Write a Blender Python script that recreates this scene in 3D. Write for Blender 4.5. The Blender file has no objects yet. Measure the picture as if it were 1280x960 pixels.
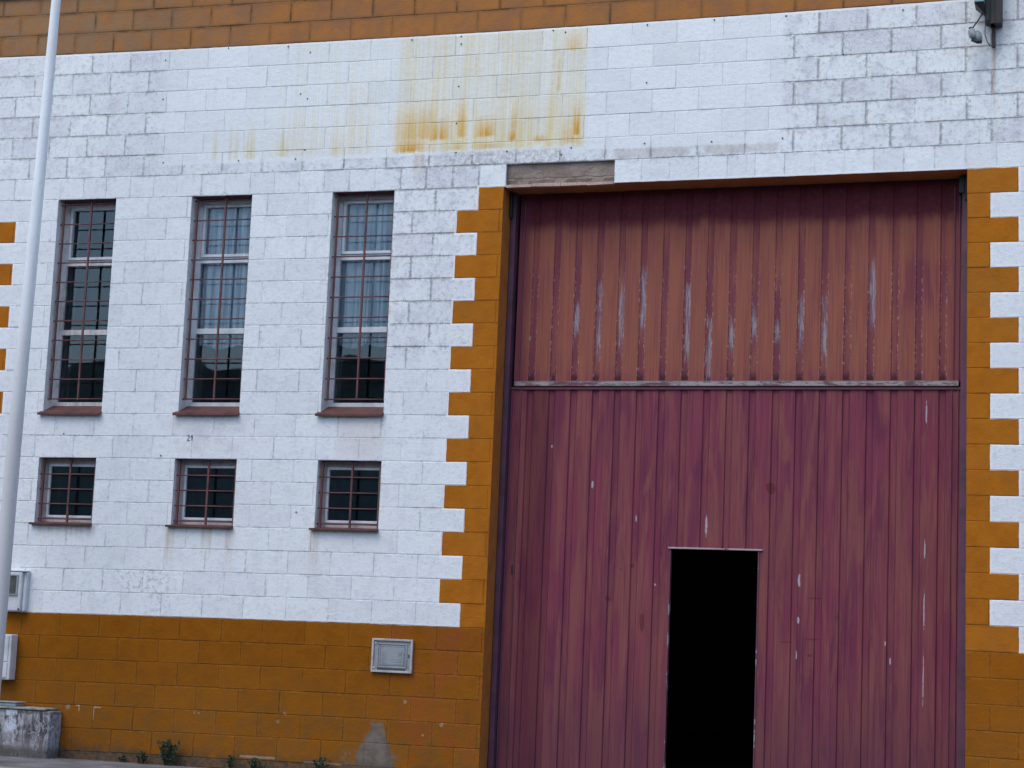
import bpy, bmesh, math, random
from mathutils import Vector, Matrix, noise as mnoise
random.seed(7)
R = math.radians
sc = bpy.context.scene
C = sc.collection
GZ = -1.28            # pavement level (wall course 0 = z 0)

# ------------------------------------------------------------------ nodes
class S:
    t = None
    def __init__(s, k): s.k = k
    def _m(s, op, o=None, c=None, clamp=False):
        n = S.t.nodes.new('ShaderNodeMath'); n.operation = op; n.use_clamp = clamp
        S.put(n.inputs[0], s)
        if o is not None: S.put(n.inputs[1], o)
        if c is not None: S.put(n.inputs[2], c)
        return S(n.outputs[0])
    @staticmethod
    def put(i, v):
        if isinstance(v, S): S.t.links.new(v.k, i)
        else: i.default_value = v
    def __add__(s, o): return s._m('ADD', o)
    __radd__ = __add__
    def __mul__(s, o): return s._m('MULTIPLY', o)
    __rmul__ = __mul__
    def __sub__(s, o): return s._m('SUBTRACT', o)
    def __rsub__(s, o): return (s * -1.0) + o
    def __truediv__(s, o): return s._m('DIVIDE', o)
    def gt(s, o): return s._m('GREATER_THAN', o)
    def lt(s, o): return s._m('LESS_THAN', o)
    def min(s, o): return s._m('MINIMUM', o)
    def max(s, o): return s._m('MAXIMUM', o)
    def abs(s): return s._m('ABSOLUTE')
    def floor(s): return s._m('FLOOR')
    def fmod(s, o): return s._m('FLOORED_MODULO', o)
    def pow(s, o): return s._m('POWER', o)
    def sat(s): return s._m('ADD', 0.0, clamp=True)
    def inv(s): return s * -1.0 + 1.0
def ss(x, a, b):
    n = S.t.nodes.new('ShaderNodeMapRange'); n.interpolation_type = 'SMOOTHSTEP'
    S.put(n.inputs[0], x); n.inputs[3].default_value = 0; n.inputs[4].default_value = 1
    if a < b: n.inputs[1].default_value = a; n.inputs[2].default_value = b
    else: n.inputs[1].default_value = b; n.inputs[2].default_value = a; n.inputs[3].default_value = 1; n.inputs[4].default_value = 0
    return S(n.outputs[0])
def win(x, a, b, w):            # 1 inside a..b, soft edge w
    return ss(x, a - w, a + w) * ss(x, b + w, b - w)
def xyz(v):
    n = S.t.nodes.new('ShaderNodeSeparateXYZ'); S.put(n.inputs[0], v); return [S(o) for o in n.outputs]
def vec(x, y, z):
    n = S.t.nodes.new('ShaderNodeCombineXYZ')
    for i, a in enumerate((x, y, z)): S.put(n.inputs[i], a)
    return S(n.outputs[0])
def noi(v, scale, det=2.0, rough=.5, dist=0.0, sx=1, sy=1, sz=1):
    if (sx, sy, sz) != (1, 1, 1):
        m = S.t.nodes.new('ShaderNodeVectorMath'); m.operation = 'MULTIPLY'; S.put(m.inputs[0], v); m.inputs[1].default_value = (sx, sy, sz); v = S(m.outputs[0])
    n = S.t.nodes.new('ShaderNodeTexNoise'); S.put(n.inputs['Vector'], v)
    n.inputs['Scale'].default_value = scale; n.inputs['Detail'].default_value = det; n.inputs['Roughness'].default_value = rough; n.inputs['Distortion'].default_value = dist
    return S(n.outputs['Fac'])
def mix(f, a, b):
    n = S.t.nodes.new('ShaderNodeMix'); n.data_type = 'RGBA'; n.clamp_factor = True
    S.put(n.inputs[0], f)
    for i, c in ((6, a), (7, b)):
        if isinstance(c, S): S.put(n.inputs[i], c)
        else: n.inputs[i].default_value = (*c, 1)
    return S(n.outputs[2])
def pos():
    n = S.t.nodes.new('ShaderNodeTexCoord'); return S(n.outputs['Object'])
def attr(name, comp='Vector'):
    n = S.t.nodes.new('ShaderNodeAttribute'); n.attribute_name = name; return S(n.outputs[comp])
def uvn(name):
    n = S.t.nodes.new('ShaderNodeUVMap'); n.uv_map = name; return S(n.outputs[0])
def mat(name):
    m = bpy.data.materials.new(name); m.use_nodes = True; S.t = m.node_tree
    b = m.node_tree.nodes['Principled BSDF']; return m, b
def bump(b, h, dist, strength=1.0):
    n = S.t.nodes.new('ShaderNodeBump'); n.inputs['Strength'].default_value = strength; n.inputs['Distance'].default_value = dist
    S.put(n.inputs['Height'], h); S.t.links.new(n.outputs[0], b.inputs['Normal'])
def simple(name, col, col2=None, rough=.6, metal=0, scale=6, thr=(.4, .7), bs=0, bscale=60, spec=.5, stretch=(1, 1, 1), speck=None, speckamt=.3):
    m, b = mat(name); p = pos()
    if col2:
        f = ss(noi(p, scale, 5, .6, sx=stretch[0], sy=stretch[1], sz=stretch[2]), *thr); c = mix(f, col, col2)
    else: c = mix(0.0, col, col)
    if speck:
        c = mix(ss(noi(p, scale * 9, 3, .6), .62, .7) * speckamt, c, speck)
    S.put(b.inputs['Base Color'], c)
    b.inputs['Roughness'].default_value = rough; b.inputs['Metallic'].default_value = metal
    b.inputs['Specular IOR Level'].default_value = spec
    if bs: bump(b, noi(p, bscale, 4, .6), bs)
    return m

# ------------------------------------------------------------------ painted block masonry
WHITE = (.86, .885, .875); LILAC = (.77, .765, .80); GREY = (.53, .52, .54)
ORA = (.48, .160, .014); ORA2 = (.41, .132, .011); ORT = (.42, .17, .05); ORT2 = (.31, .145, .07)
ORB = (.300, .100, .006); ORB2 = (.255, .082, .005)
def paint(name, mortar=False):
    m, b = mat(name)
    u, v, _ = xyz(uvn('ideal'))
    P = pos(); X, Y, Z = xyz(P)
    V = vec(X, 0.0, Z)
    w = noi(V, 9, 3, .6) - .5
    w2 = noi(vec(X + 31.0, 0.0, Z), 9, 3, .6) - .5
    uu = u + w * .030; vv = v + w2 * .055
    def orange_mask(g):      # g grows the orange
        parts = [vv.lt(0.0 + g * 2), vv.gt(26.0 - g * 2)]
        row = vv.floor()
        odd = row.fmod(2.0).gt(.5)
        fr = vv - row
        oddg = odd if g == 0 else (vv + g * 2).floor().fmod(2.0).gt(.5).max((vv - g * 2).floor().fmod(2.0).gt(.5))
        evg = odd.inv() if g == 0 else ((vv + g * 2).floor().fmod(2.0).lt(.5)).max((vv - g * 2).floor().fmod(2.0).lt(.5))
        below = vv.lt(19.0 + g * 2); b18 = vv.lt(18.0 + g * 2)
        lp = uu.gt(0.0 - g) * uu.lt(5.0) * below
        lt = uu.gt(-.478 - g) * uu.lt(.1) * b18 * oddg
        rp = uu.gt(5.0) * uu.lt(10.787 + g) * below
        rt = uu.gt(10.7) * uu.lt(11.33 + g) * below * evg
        cp = uu.lt(-11.95 + g) * b18
        ct = uu.lt(-11.44 + g) * b18 * oddg
        for q in (lp, lt, rp, rt, cp, ct): parts.append(q)
        r = parts[0]
        for q in parts[1:]: r = r.max(q)
        return r
    om = orange_mask(0); og = orange_mask(.05)
    trim = (og - om).sat()
    # the clean rectangle the old sign board covered
    sign = ss(X, -3.22, -2.98) * ss(X + (noi(V, 3.0, 4, .6) - .5) * .15, 2.68, 2.56) * win(Z, 4.10, 5.4, .012)
    if not mortar:
        e1x, e1z, _ = xyz(uvn('e1')); e2x, e2z, _ = xyz(uvn('e2'))
        ed = e1x.min(e2x).min(e1z.min(e2z))
        br, bg, bb = xyz(attr('blk'))
    big = noi(V, .55, 2)
    upper = ss(v, 19.8, 20.2)
    pit = win(X, -.80, .02, .12) * win(v, 11.5, 20.2, .3)
    age = (upper * sign.inv() * (ss(X, -4.5, 2.5) * .35 + .42) + pit * .70 + .28 + (big - .5) * .5).sat()
    age = (age * (1.0 - sign * .75)).sat()
    n_f = noi(V, 26, 6, .72); n_m = noi(V, 6.5, 5, .62); n_s = noi(V, 75, 3, .7)
    # white paint
    if not mortar:
        t1 = ((br - .35) * 1.4).sat() * age
        c = mix(t1, WHITE, LILAC)
        val = (bg - .5) * .07 + 1.0
    else:
        c = mix(0.0, WHITE, WHITE); val = S.t and (noi(V, 14, 3) * .10 + .93)
    c = mix(ss(n_m, .42, .72) * (age * .55 + .09), c, (.56, .55, .60))
    c = mix(ss(n_f, .50, .68) * (age * .50 + .12), c, (.47, .48, .49))
    dens = (br * .10) if not mortar else 0.04
    spk = ss(n_s + age * .05 + dens, .70, .77)
    c = mix(spk * .45 * (age + .15), c, (.22, .21, .20))
    # soft run-off under the upper lintel line and faint vertical streaks
    streak = noi(vec(X, 0.0, Z), 1.0, 4, .6, sx=34, sz=1.1)
    c = mix(ss(streak, .52, .72) * (age * .26 + sign * .10 + .05), c, (.60, .58, .56))
    # rust left by the sign
    rs = noi(vec(X, 0.0, Z), 1.0, 5, .72, sx=52, sz=.55)
    rs2 = noi(vec(X + 9.0, 0.0, Z), 1.0, 3, .6, sx=7.0, sz=.7)
    rz = (Z - 4.10)
    fin = noi(vec(X, 0.0, Z), 1.0, 3, .6, sx=95, sz=.35)
    wob = (noi(vec(X * 0.0, 0.0, Z), 3.0, 3, .6) - .5) * .05
    areaA = ss(X + wob, -.86, -.70) * ss(X + wob * .35, .965, .915) * win(Z + (rs2 - .5) * .05, 4.135, 5.21, .03)
    low = ss(rz, .62, .04)
    hotl = None
    def blob(x0, hw, z0, h, st):
        return ss((X + wob * .3 - x0).abs(), hw, hw * .15) * ss(Z + (rs - .5) * .06, z0 - .012, z0 + .02) * ss(Z + (rs - .5) * h * .7, z0 + h, z0 + h * .08) * st
    for bb in [(-.66, .20, 4.135, .17, 1.0), (-.60, .30, 4.245, .40, .60), (-.40, .14, 4.235, .26, .85), (-.19, .06, 4.25, .42, .75), (-.22, .05, 4.14, .10, .5), (.03, .13, 4.245, .24, .95), (.05, .16, 4.14, .10, .55), (.28, .055, 4.20, .17, 1.0), (.29, .05, 4.30, .30, .5), (.53, .09, 4.185, .09, .75), (.80, .11, 4.16, .30, .45), (.855, .045, 4.225, .34, 1.15), (.80, .12, 4.98, .22, .45), (.68, .03, 4.62, .5, .35)]:
        q_ = blob(*bb); hotl = q_ if hotl is None else hotl.max(q_)
    hot = hotl * (ss(fin, .34, .58) * .40 + .60)
    yel = areaA * (ss(fin, .42, .60) * .34 + ss(rs, .38, .62) * .26 + ss(rs2, .40, .62) * (low * .30 + .26) + low * .18) + hotl * .5
    yb = None
    for bb in [(-2.56, .05, 4.13, .38, .6), (-2.40, .035, 4.13, .45, .7), (-2.34, .035, 4.13, .42, .6), (-2.21, .09, 4.13, .40, .95), (-2.20, .06, 4.13, .12, 1.0), (-1.88, .09, 4.14, .34, .95), (-1.35, .13, 4.13, .36, .6), (-1.75, .5, 4.13, .6, .28), (-1.15, .2, 4.13, .9, .38)]:
        q_ = blob(*bb); yb = q_ if yb is None else yb.max(q_)
    yelB = yb * (ss(fin, .36, .60) * .6 + .4)
    cv = win(X, -1.9, -.8, .5) * win(Z, 4.15, 5.2, .06) * ss(fin, .48, .62) * .30
    c = mix((yel * .95).sat(), c, (.79, .67, .38))
    c = mix((hot * 1.05).sat(), c, (.74, .42, .085))
    c = mix(ss(hot, .62, 1.0) * .62, c, (.60, .25, .03))
    c = mix((yelB * .95 + cv).sat(), c, (.76, .64, .36))
    c = mix(areaA * ss(fin, .40, .32) * .35, c, (.86, .87, .84))
    # rust dribbles below small-window sills and the lamp bar
    def drib(x0, x1, ztop, L): return win(X, x0, x1, .02) * ss(Z, ztop + .01, ztop - .02) * ss(Z, ztop - L, ztop)
    dr = drib(-2.80, -2.72, .80, .5) + drib(-2.22, -2.14, .80, .55) + drib(-1.41, -1.33, .80, .6) + drib(-2.45, -2.35, .8, .35) + drib(-4.1, -3.5, .8, .15) + drib(4.31, 4.345, 4.8, .75) * 1.6 + drib(-.62, -.52, 4.12, .3)
    c = mix((dr * (ss(streak, .40, .60) * .35 + .22)).sat(), c, (.52, .36, .22))
    c = mix(win(X, -2.8, -2.1, .1) * win(Z, 1.45, 1.8, .05) * .25 * ss(n_m, .35, .6), c, (.66, .56, .54))
    c = mix(win(X, -1.2, -.78, .06) * win(Z, 1.43, 1.8, .04) * .35, c, (.68, .58, .54))
    # scuffed patch low on the white wall
    sp = win(X, -3.25, -2.72, .08) * win(Z, .20, .40, .05) + win(X, -3.0, -2.72, .05) * win(Z, -.02, .2, .05) * .4
    c = mix(sp * ss(n_f, .49, .60) * .42, c, (.30, .31, .27))
    c = mix(win(X, 1.98, 2.6, .02) * win(Z, 4.02, 4.09, .012) * (upper) * .45, c, (.55, .50, .44))
    c = mix(win(X, 1.2, 1.85, .02) * win(Z, 4.01, 4.09, .012) * (upper) * .5, c, (.55, .48, .44))
    c = mix(win(X, -.35, .75, .05) * win(Z, 4.0, 4.12, .01) * ss(n_f, .35, .6) * .6, c, (.45, .42, .41))
    # dark open joints
    jn = noi(V, 4.2, 4, .7)
    if mortar:
        jf = noi(V, 17, 4, .7)
        crack = ss(jn + age * .15, .52, .62) * ss(jf, .34, .52)
        c = mix(crack * (age * .62 + .20), c, (.27, .265, .26))
        c = mix(ss(jf, .3, .6) * .35, c, (.50, .50, .51))
    else:
        near = ss(ed, .013, .003)
        crack = ss(jn + age * .17, .54, .64)
        c = mix(near * crack * (age * .50 + .12) * (ss(n_f, .38, .6) * .6 + .4), c, (.22, .21, .20))
        chip = ss(ed, .05, .0) * ss(n_f + age * .05, .55, .64)
        c = mix(chip * .40 * (age + .2), c, (.44, .43, .42))
    c = mix(trim * .9, c, (.90, .90, .89))
    # orange paint
    topb = vv.gt(26.0)
    o = mix(ss(n_m, .35, .7), ORA, ORA2)
    o = mix(ss(noi(V, 1.3, 4, .6), .45, .7) * .35, o, (.30, .13, .03))
    to = mix(ss(noi(V, 3.2, 6, .7), .38, .66), ORT, ORT2)
    leftw = ss(X, -1.5, -4.2)
    to = mix(leftw * ss(n_m, .3, .6) * .6, to, (.27, .20, .13))
    o = mix(topb, o, to)
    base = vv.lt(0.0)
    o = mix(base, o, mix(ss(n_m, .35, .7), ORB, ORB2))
    o = mix(base * ss(X, 4.0, 4.3) * .45, o, ORA2)
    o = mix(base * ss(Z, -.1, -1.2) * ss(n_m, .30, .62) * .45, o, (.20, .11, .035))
    red = win(X, -.72, .20, .12) * win(Z, -1.1, .02, .08)
    o = mix(red * ss(noi(V, 4.5, 4, .6), .42, .58) * .75, o, (.30, .085, .018))
    o = mix(ss(n_f, .60, .72) * .3 * base, o, (.19, .12, .06))
    o = mix(spk * .25, o, (.12, .07, .03))
    if mortar:
        oj = ss(noi(V, 3.1, 3, .6), .40, .62) * ss(noi(V, 15, 3, .7), .36, .52)
        o = mix(oj * (.30 + topb * .5), o, (.10, .05, .015))
    else:
        o = mix(ss(ed, .012, .002) * ss(noi(V, 3.1, 3, .6), .45, .6) * (.3 + topb * .4), o, (.12, .06, .02))
        o = mix(ss(ed, .022, .004) * ss(n_f, .5, .56) * .12 * base, o, (.55, .33, .12))
        o = mix(topb * ss(ed, .035, .0) * .35, o, (.15, .10, .06))
        o = mix(((bg - .5) * .5).sat() * .28, o, (.36, .15, .02))
    # bare cement where the paint has come away at the foot of the wall
    cx = (X + .705 + w * .20).abs()
    lim = ss(Z, -.78, -1.2) * .155 + .035
    bare = ss(cx - lim + (n_f - .5) * .05, .020, -.020) * ss(Z + w2 * .12, -.80, -.84)
    bare2 = win(X, -1.0, -.5, .05) * ss(Z, -1.02, -1.12) * ss(n_f + n_m * .3, .62, .70)
    bare = bare.max(bare2)
    cem = mix(ss(n_m, .35, .62), (.13, .105, .080), (.21, .175, .14))
    o = mix(bare, o, cem)
    for (px, pz, r) in [(-3.657, -.827, .026), (-2.408, -.82, .014), (-2.37, -.818, .010), (-1.613, -.854, .013), (-1.55, -.783, .013), (-.46, -.63, .022), (-.12, -.80, .022), (-.28, -.90, .009)]:
        d = ((X - px) * (X - px) + (Z - pz) * (Z - pz)).pow(.5)
        o = mix(ss(d + w * .05 + (n_f - .5) * .05, r * .8 + .005, r * .8 - .004) * .6, o, (.36, .30, .24))
    for (x0, x1, z0, z1) in [(-3.575, -3.54, -.817, -.808), (-3.548, -3.538, -.86, -.81), (-3.40, -3.325, -.826, -.815), (-3.40, -3.39, -.93, -.82), (-1.95, -1.62, -1.175, -1.155), (-1.35, -1.0, -1.19, -1.175)]:
        o = mix(win(X + w * .012, x0, x1, .004) * win(Z + w2 * .012, z0, z1, .004) * .7, o, (.50, .41, .31))
    # moss and dirt at the foot
    o = mix(ss(Z, -1.10, -1.24) * ss(n_m, .40, .56) * .75, o, (.07, .065, .04))
    o = mix(ss(Z, -1.190, -1.205) * .8, o, mix(ss(n_f, .4, .6), (.17, .11, .07), (.08, .07, .055)))
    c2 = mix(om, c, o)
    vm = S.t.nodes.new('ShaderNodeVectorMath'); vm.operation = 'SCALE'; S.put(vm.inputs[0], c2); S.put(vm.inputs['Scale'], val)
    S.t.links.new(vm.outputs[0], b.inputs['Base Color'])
    b.inputs['Roughness'].default_value = .9; b.inputs['Specular IOR Level'].default_value = .08
    bump(b, n_f * .6 + n_s * .3 + n_m * .5, .012, .55)
    return m
M = {}
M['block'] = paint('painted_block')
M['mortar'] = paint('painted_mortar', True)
M['reveal'] = simple('reveal_plaster', (.88, .86, .84), (.72, .67, .64), .85, scale=7, bs=.004)
M['soffit_red'] = simple('soffit_red', (.13, .035, .035), (.07, .02, .02), .7)
M['jamb_orange'] = simple('jamb_orange', (.50, .175, .025), (.40, .13, .018), .9, scale=5, bs=.004, speck=(.10, .05, .02))
M['soffit_orange'] = simple('soffit_orange', (.52, .19, .06), (.40, .14, .045), .9, scale=4, bs=.004, speck=(.06, .03, .02))
M['dark_hole'] = simple('hole', (.05, .03, .02), rough=.9)
M['inner'] = simple('inner_wall', (.10, .10, .11), (.07, .07, .08), .9)

# ------------------------------------------------------------------ object helpers
def link(name, bm, mats, parent=None, smooth=False):
    me = bpy.data.meshes.new(name); bm.to_mesh(me); bm.free()
    for m in (mats if isinstance(mats, (list, tuple)) else [mats]): me.materials.append(m)
    if smooth:
        for f in me.polygons: f.use_smooth = True
    o = bpy.data.objects.new(name, me); C.objects.link(o)
    if parent: o.parent = parent
    return o
def tag(o, label=None, cat=None, group=None, kind=None):
    if label: o['label'] = label
    if cat: o['category'] = cat
    if group: o['group'] = group
    if kind: o['kind'] = kind
    return o
def empty(name, loc=(0, 0, 0)):
    o = bpy.data.objects.new(name, None); o.empty_display_size = .2; C.objects.link(o); o.location = loc; return o
def adopt(o, parent):     # keeps the part where it is
    o.parent = parent; o.matrix_parent_inverse = Matrix.Translation(-Vector(parent.location)); return o
def box(bm, x0, x1, y0, y1, z0, z1, mi=0, bev=0):
    vs = [bm.verts.new((x, y, z)) for x in (x0, x1) for y in (y0, y1) for z in (z0, z1)]
    q = [(0, 1, 3, 2), (4, 6, 7, 5), (0, 4, 5, 1), (2, 3, 7, 6), (0, 2, 6, 4), (1, 5, 7, 3)]
    fs = []
    for a in q:
        f = bm.faces.new([vs[i] for i in a]); f.material_index = mi; fs.append(f)
    if bev:
        es = list({e for f in fs for e in f.edges})
        bmesh.ops.bevel(bm, geom=es, offset=bev, segments=2, affect='EDGES', profile=.5)
    return vs
def tube(bm, pts, rads, n=12, caps=True, mi=0):
    pts = [Vector(p) for p in pts]
    if not isinstance(rads, (list, tuple)): rads = [rads] * len(pts)
    rings = []
    for i, p in enumerate(pts):
        d = (pts[min(i + 1, len(pts) - 1)] - pts[max(i - 1, 0)]).normalized()
        a = d.cross(Vector((0, 0, 1)));
        if a.length < .1: a = d.cross(Vector((0, 1, 0)))
        a.normalize(); b_ = d.cross(a)
        rings.append([bm.verts.new(p + (a * math.cos(2 * math.pi * k / n) + b_ * math.sin(2 * math.pi * k / n)) * rads[i]) for k in range(n)])
    for r0, r1 in zip(rings, rings[1:]):
        for k in range(n):
            f = bm.faces.new((r0[k], r0[(k + 1) % n], r1[(k + 1) % n], r1[k])); f.smooth = True; f.material_index = mi
    if caps:
        f = bm.faces.new(rings[0][::-1]); f.material_index = mi
        f = bm.faces.new(rings[-1]); f.material_index = mi
def nb(): return bmesh.new()

# ------------------------------------------------------------------ wall: slightly uneven courses
CZ = [0.00347, -0.00378, -0.0092, 0.01593, -0.00157, 0.0009, 0.02879, 0.00678]
CX = [-0.00017, -0.00044, -0.00365, -0.01001, 0.00256, -0.00333, -0.00829, 0.0024]
def bas(x, z):
    x = max(-5.2, min(4.8, x)); z = max(-1.3, min(5.9, z))
    x = (x - 1) / 4; z = (z - 2) / 3
    return [1, x, z, x * z, x * x, z * z, x * x * z, x * z * z]
def warp(u, v):
    b_ = bas(.4 * u, .2 * v)
    return .4 * u + sum(a * c for a, c in zip(CX, b_)), .2 * v + sum(a * c for a, c in zip(CZ, b_))
def unwarp(x, z):
    b_ = bas(x, z); return (x - sum(a * c for a, c in zip(CX, b_))) / .4, (z - sum(a * c for a, c in zip(CZ, b_))) / .2
XL, XR = -4.94, 8.2
WT = .42
W_TALL = [(-4.136, -3.532), (-2.757, -2.156), (-1.372, -.785)]
W_SMALL = [(-4.140, -3.552), (-2.757, -2.150), (-1.372, -.778)]
DOOR = (.226, 4.140)
def rect_u(x0, x1, v0, v1):
    zc = .1 * (v0 + v1); return (unwarp(x0, zc)[0], unwarp(x1, zc)[0], v0, v1)
holes = []
for a in W_TALL: holes.append(('tall', rect_u(a[0], a[1], 9, 19)))
for a in W_SMALL: holes.append(('small', rect_u(a[0], a[1], 4, 7)))
holes.append(('door', rect_u(DOOR[0], DOOR[1], -6.4, 19)))
PATCH = rect_u(.238, 1.205, 19, 20)
holes.append(('patch', PATCH))
UL, UR = XL / .4, XR / .4
wb = nb()
L0 = wb.loops.layers.uv.new('ideal'); L1 = wb.loops.layers.uv.new('e1'); L2 = wb.loops.layers.uv.new('e2')
LC = wb.loops.layers.float_color.new('blk')
def quadf(pts, uvs, mi, e1=None, e2=None, col=(0, 0, 0, 1)):
    f = wb.faces.new([wb.verts.new(p) for p in pts]); f.material_index = mi
    for i, l in enumerate(f.loops):
        l[L0].uv = uvs[i]; l[LC] = col
        l[L1].uv = e1[i] if e1 else (0, 0); l[L2].uv = e2[i] if e2 else (0, 0)
    return f
VT = 28.85
vbreaks = [-6.4] + list(range(-6, 29)) + [VT]
ub = {UL, UR}
k = math.floor(UL * 2) / 2
while k < UR:
    if k > UL: ub.add(k)
    k += .5
for _, h in holes: ub.add(h[0]); ub.add(h[1])
ub = sorted(ub)
def in_hole(u, v):
    for n_, h in holes:
        if h[0] < u < h[1] and h[2] < v < h[3]: return n_
    return None
CY = .0030
def slot(n_, horiz_top):
    if n_ == 'door': return 5 if horiz_top else 4
    if n_ in ('tall', 'small'): return 3 if horiz_top else 2
    return 1
for i in range(len(ub) - 1):
    for j in range(len(vbreaks) - 1):
        u0, u1, v0, v1 = ub[i], ub[i + 1], vbreaks[j], vbreaks[j + 1]
        if u1 - u0 < 1e-5: continue
        uc, vc = (u0 + u1) / 2, (v0 + v1) / 2
        if in_hole(uc, vc): continue
        cs = [(u0, v0), (u1, v0), (u1, v1), (u0, v1)]
        w_ = [warp(*q) for q in cs]
        quadf([(x, CY, z) for x, z in w_], cs, 1)
        quadf([(x, WT, z) for x, z in w_][::-1], cs[::-1], 6)
        for (a, b_, du, dv) in ((0, 1, 0, -1), (1, 2, 1, 0), (2, 3, 0, 1), (3, 0, -1, 0)):
            uo, vo = uc + du * ((u1 - u0) / 2 + .02), vc + dv * ((v1 - v0) / 2 + .05)
            n_ = in_hole(uo, vo)
            edge = uo < UL or uo > UR or vo < vbreaks[0] or vo > VT
            if n_ or edge:
                s_ = slot(n_, dv == -1) if n_ else 1
                pa, pb = w_[a], w_[b_]
                quadf([(pa[0], CY, pa[1]), (pa[0], WT, pa[1]), (pb[0], WT, pb[1]), (pb[0], CY, pb[1])], [cs[a], cs[a], cs[b_], cs[b_]], s_)
# block faces
GAP = .0030
rb = random.Random(3)
def plate(u0, u1, v0, v1, gl=1, gr=1, gb=1, gt=1):
    y = max(-.002, min(.0008, rb.gauss(0, .0008)))
    tl = [max(-.0004, min(.0004, rb.gauss(0, .0003))) for _ in range(4)]
    cs = [(u0, v0), (u1, v0), (u1, v1), (u0, v1)]
    w_ = [warp(*q) for q in cs]
    g = [GAP * s + (rb.uniform(-.0012, .0018) if s else 0) for s in (gl, gr, gb, gt)]
    P_ = [(w_[0][0] + g[0], w_[0][1] + g[2]), (w_[1][0] - g[1], w_[1][1] + g[2]), (w_[2][0] - g[1], w_[2][1] - g[3]), (w_[3][0] + g[0], w_[3][1] - g[3])]
    bv = .0030
    In = [(P_[0][0] + bv, P_[0][1] + bv), (P_[1][0] - bv, P_[1][1] + bv), (P_[2][0] - bv, P_[2][1] - bv), (P_[3][0] + bv, P_[3][1] - bv)]
    xl, xr, zb, zt = P_[0][0], P_[1][0], P_[0][1], P_[2][1]
    col = (rb.random(), rb.random(), rb.random(), 1)
    iu = lambda p: (unwarp(*p))
    def E(ps): return [(p[0] - xl, p[1] - zb) for p in ps], [(xr - p[0], zt - p[1]) for p in ps]
    def d3(p, i, dy): return (p[0], y + tl[i] + dy, p[1])
    e1, e2 = E(In); quadf([d3(p, i, 0) for i, p in enumerate(In)], [iu(p) for p in In], 0, e1, e2, col)
    for i in range(4):
        j = (i + 1) % 4
        ps = [P_[i], P_[j], In[j], In[i]]; e1, e2 = E(ps)
        quadf([(P_[i][0], y + .0016, P_[i][1]), (P_[j][0], y + .0016, P_[j][1]), d3(In[j], j, 0), d3(In[i], i, 0)], [iu(p) for p in ps], 0, e1, e2, col)
        quadf([(P_[i][0], .012, P_[i][1]), (P_[j][0], .012, P_[j][1]), (P_[j][0], y + .0016, P_[j][1]), (P_[i][0], y + .0016, P_[i][1])], [iu(p) for p in (P_[i], P_[j], P_[j], P_[i])], 0, [e1[0], e1[1], e1[1], e1[0]], [e2[0], e2[1], e2[1], e2[0]], col)
for c in range(-6, 29):
    v0, v1 = c, min(c + 1, VT)
    def joints(off, pitch, a, b_):
        k0 = math.floor((a - off) / pitch); out = []
        x = off + pitch * k0
        while x < b_ + pitch: out.append(x); x += pitch
        return out
    if c == 19: js = joints(.595, .6063, UL, UR)
    elif c >= 20: js = joints(.81 if c % 2 == 0 else .31, 1.0, UL, UR)
    else:
        js = [x for x in joints(.5 * (c % 2), 1.0, UL, UR) if x < 5] + [x for x in joints(.787 if c % 2 else .33, 1.0, UL, UR) if x > 10.2]
        js = sorted(js)
    js = [x + rb.uniform(-.012, .012) if abs(x) > .01 else x for x in js]
    segs = []
    for a, b_ in zip(js, js[1:]):
        a2, b2 = max(a, UL), min(b_, UR)
        if b2 - a2 > .03: segs.append((a2, b2, a2 == a, b2 == b_))
    for n_, h in holes:
        if h[2] < c + .5 < h[3]:
            ns = []
            for a, b_, l, r in segs:
                if b_ <= h[0] + .02 or a >= h[1] - .02: ns.append((a, b_, l, r)); continue
                if a < h[0] - .05: ns.append((a, h[0], l, False))
                if b_ > h[1] + .05: ns.append((h[1], b_, False, r))
            segs = ns
    for a, b_, l, r in segs:
        plate(a, b_, v0, v1, l, r, 0 if (c == 19 and DOOR[0] / .4 < (a + b_) / 2 < DOOR[1] / .4) else 1, 1)
# screw holes of the removed sign
for (x, z) in [(-.693, 5.16), (-.23, 5.165), (-.226, 5.096), (.613, 5.17), (.725, 5.148), (-.231, 4.711), (-.236, 4.379), (-.228, 4.116), (.239, 4.109), (.816, 4.118), (.729, 4.059), (-3.121, 5.104), (-2.486, 5.186), (-1.889, 5.168), (-1.668, 5.101), (-1.739, 4.716), (-1.668, 4.668), (-3.121, 4.732), (-3.074, 4.129), (-1.752, 4.115), (-2.314, 4.121), (-1.666, 4.196), (2.036, 4.122), (2.632, 4.127), (3.119, 4.818), (2.637, 5.176), (3.506, 4.822), (3.598, 5.168), (1.45, 5.17), (1.46, 4.13), (1.46, 4.66), (2.03, 5.18), (-3.9, 1.62), (-2.9, 1.43), (-1.55, .95)]:
    vs = [wb.verts.new((x + .0075 * math.cos(a * math.pi / 4), -.0045, z + .0075 * math.sin(a * math.pi / 4))) for a in range(8)]
    f = wb.faces.new(vs); f.material_index = 7
building = empty('industrial_building', (0, 0, GZ))
tag(building, 'white and orange painted concrete block warehouse front with barred windows and tall maroon gate', 'building')
front = link('front_wall', wb, [M['block'], M['mortar'], M['reveal'], M['soffit_red'], M['jamb_orange'], M['soffit_orange'], M['inner'], M['dark_hole']])
adopt(front, building)
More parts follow.
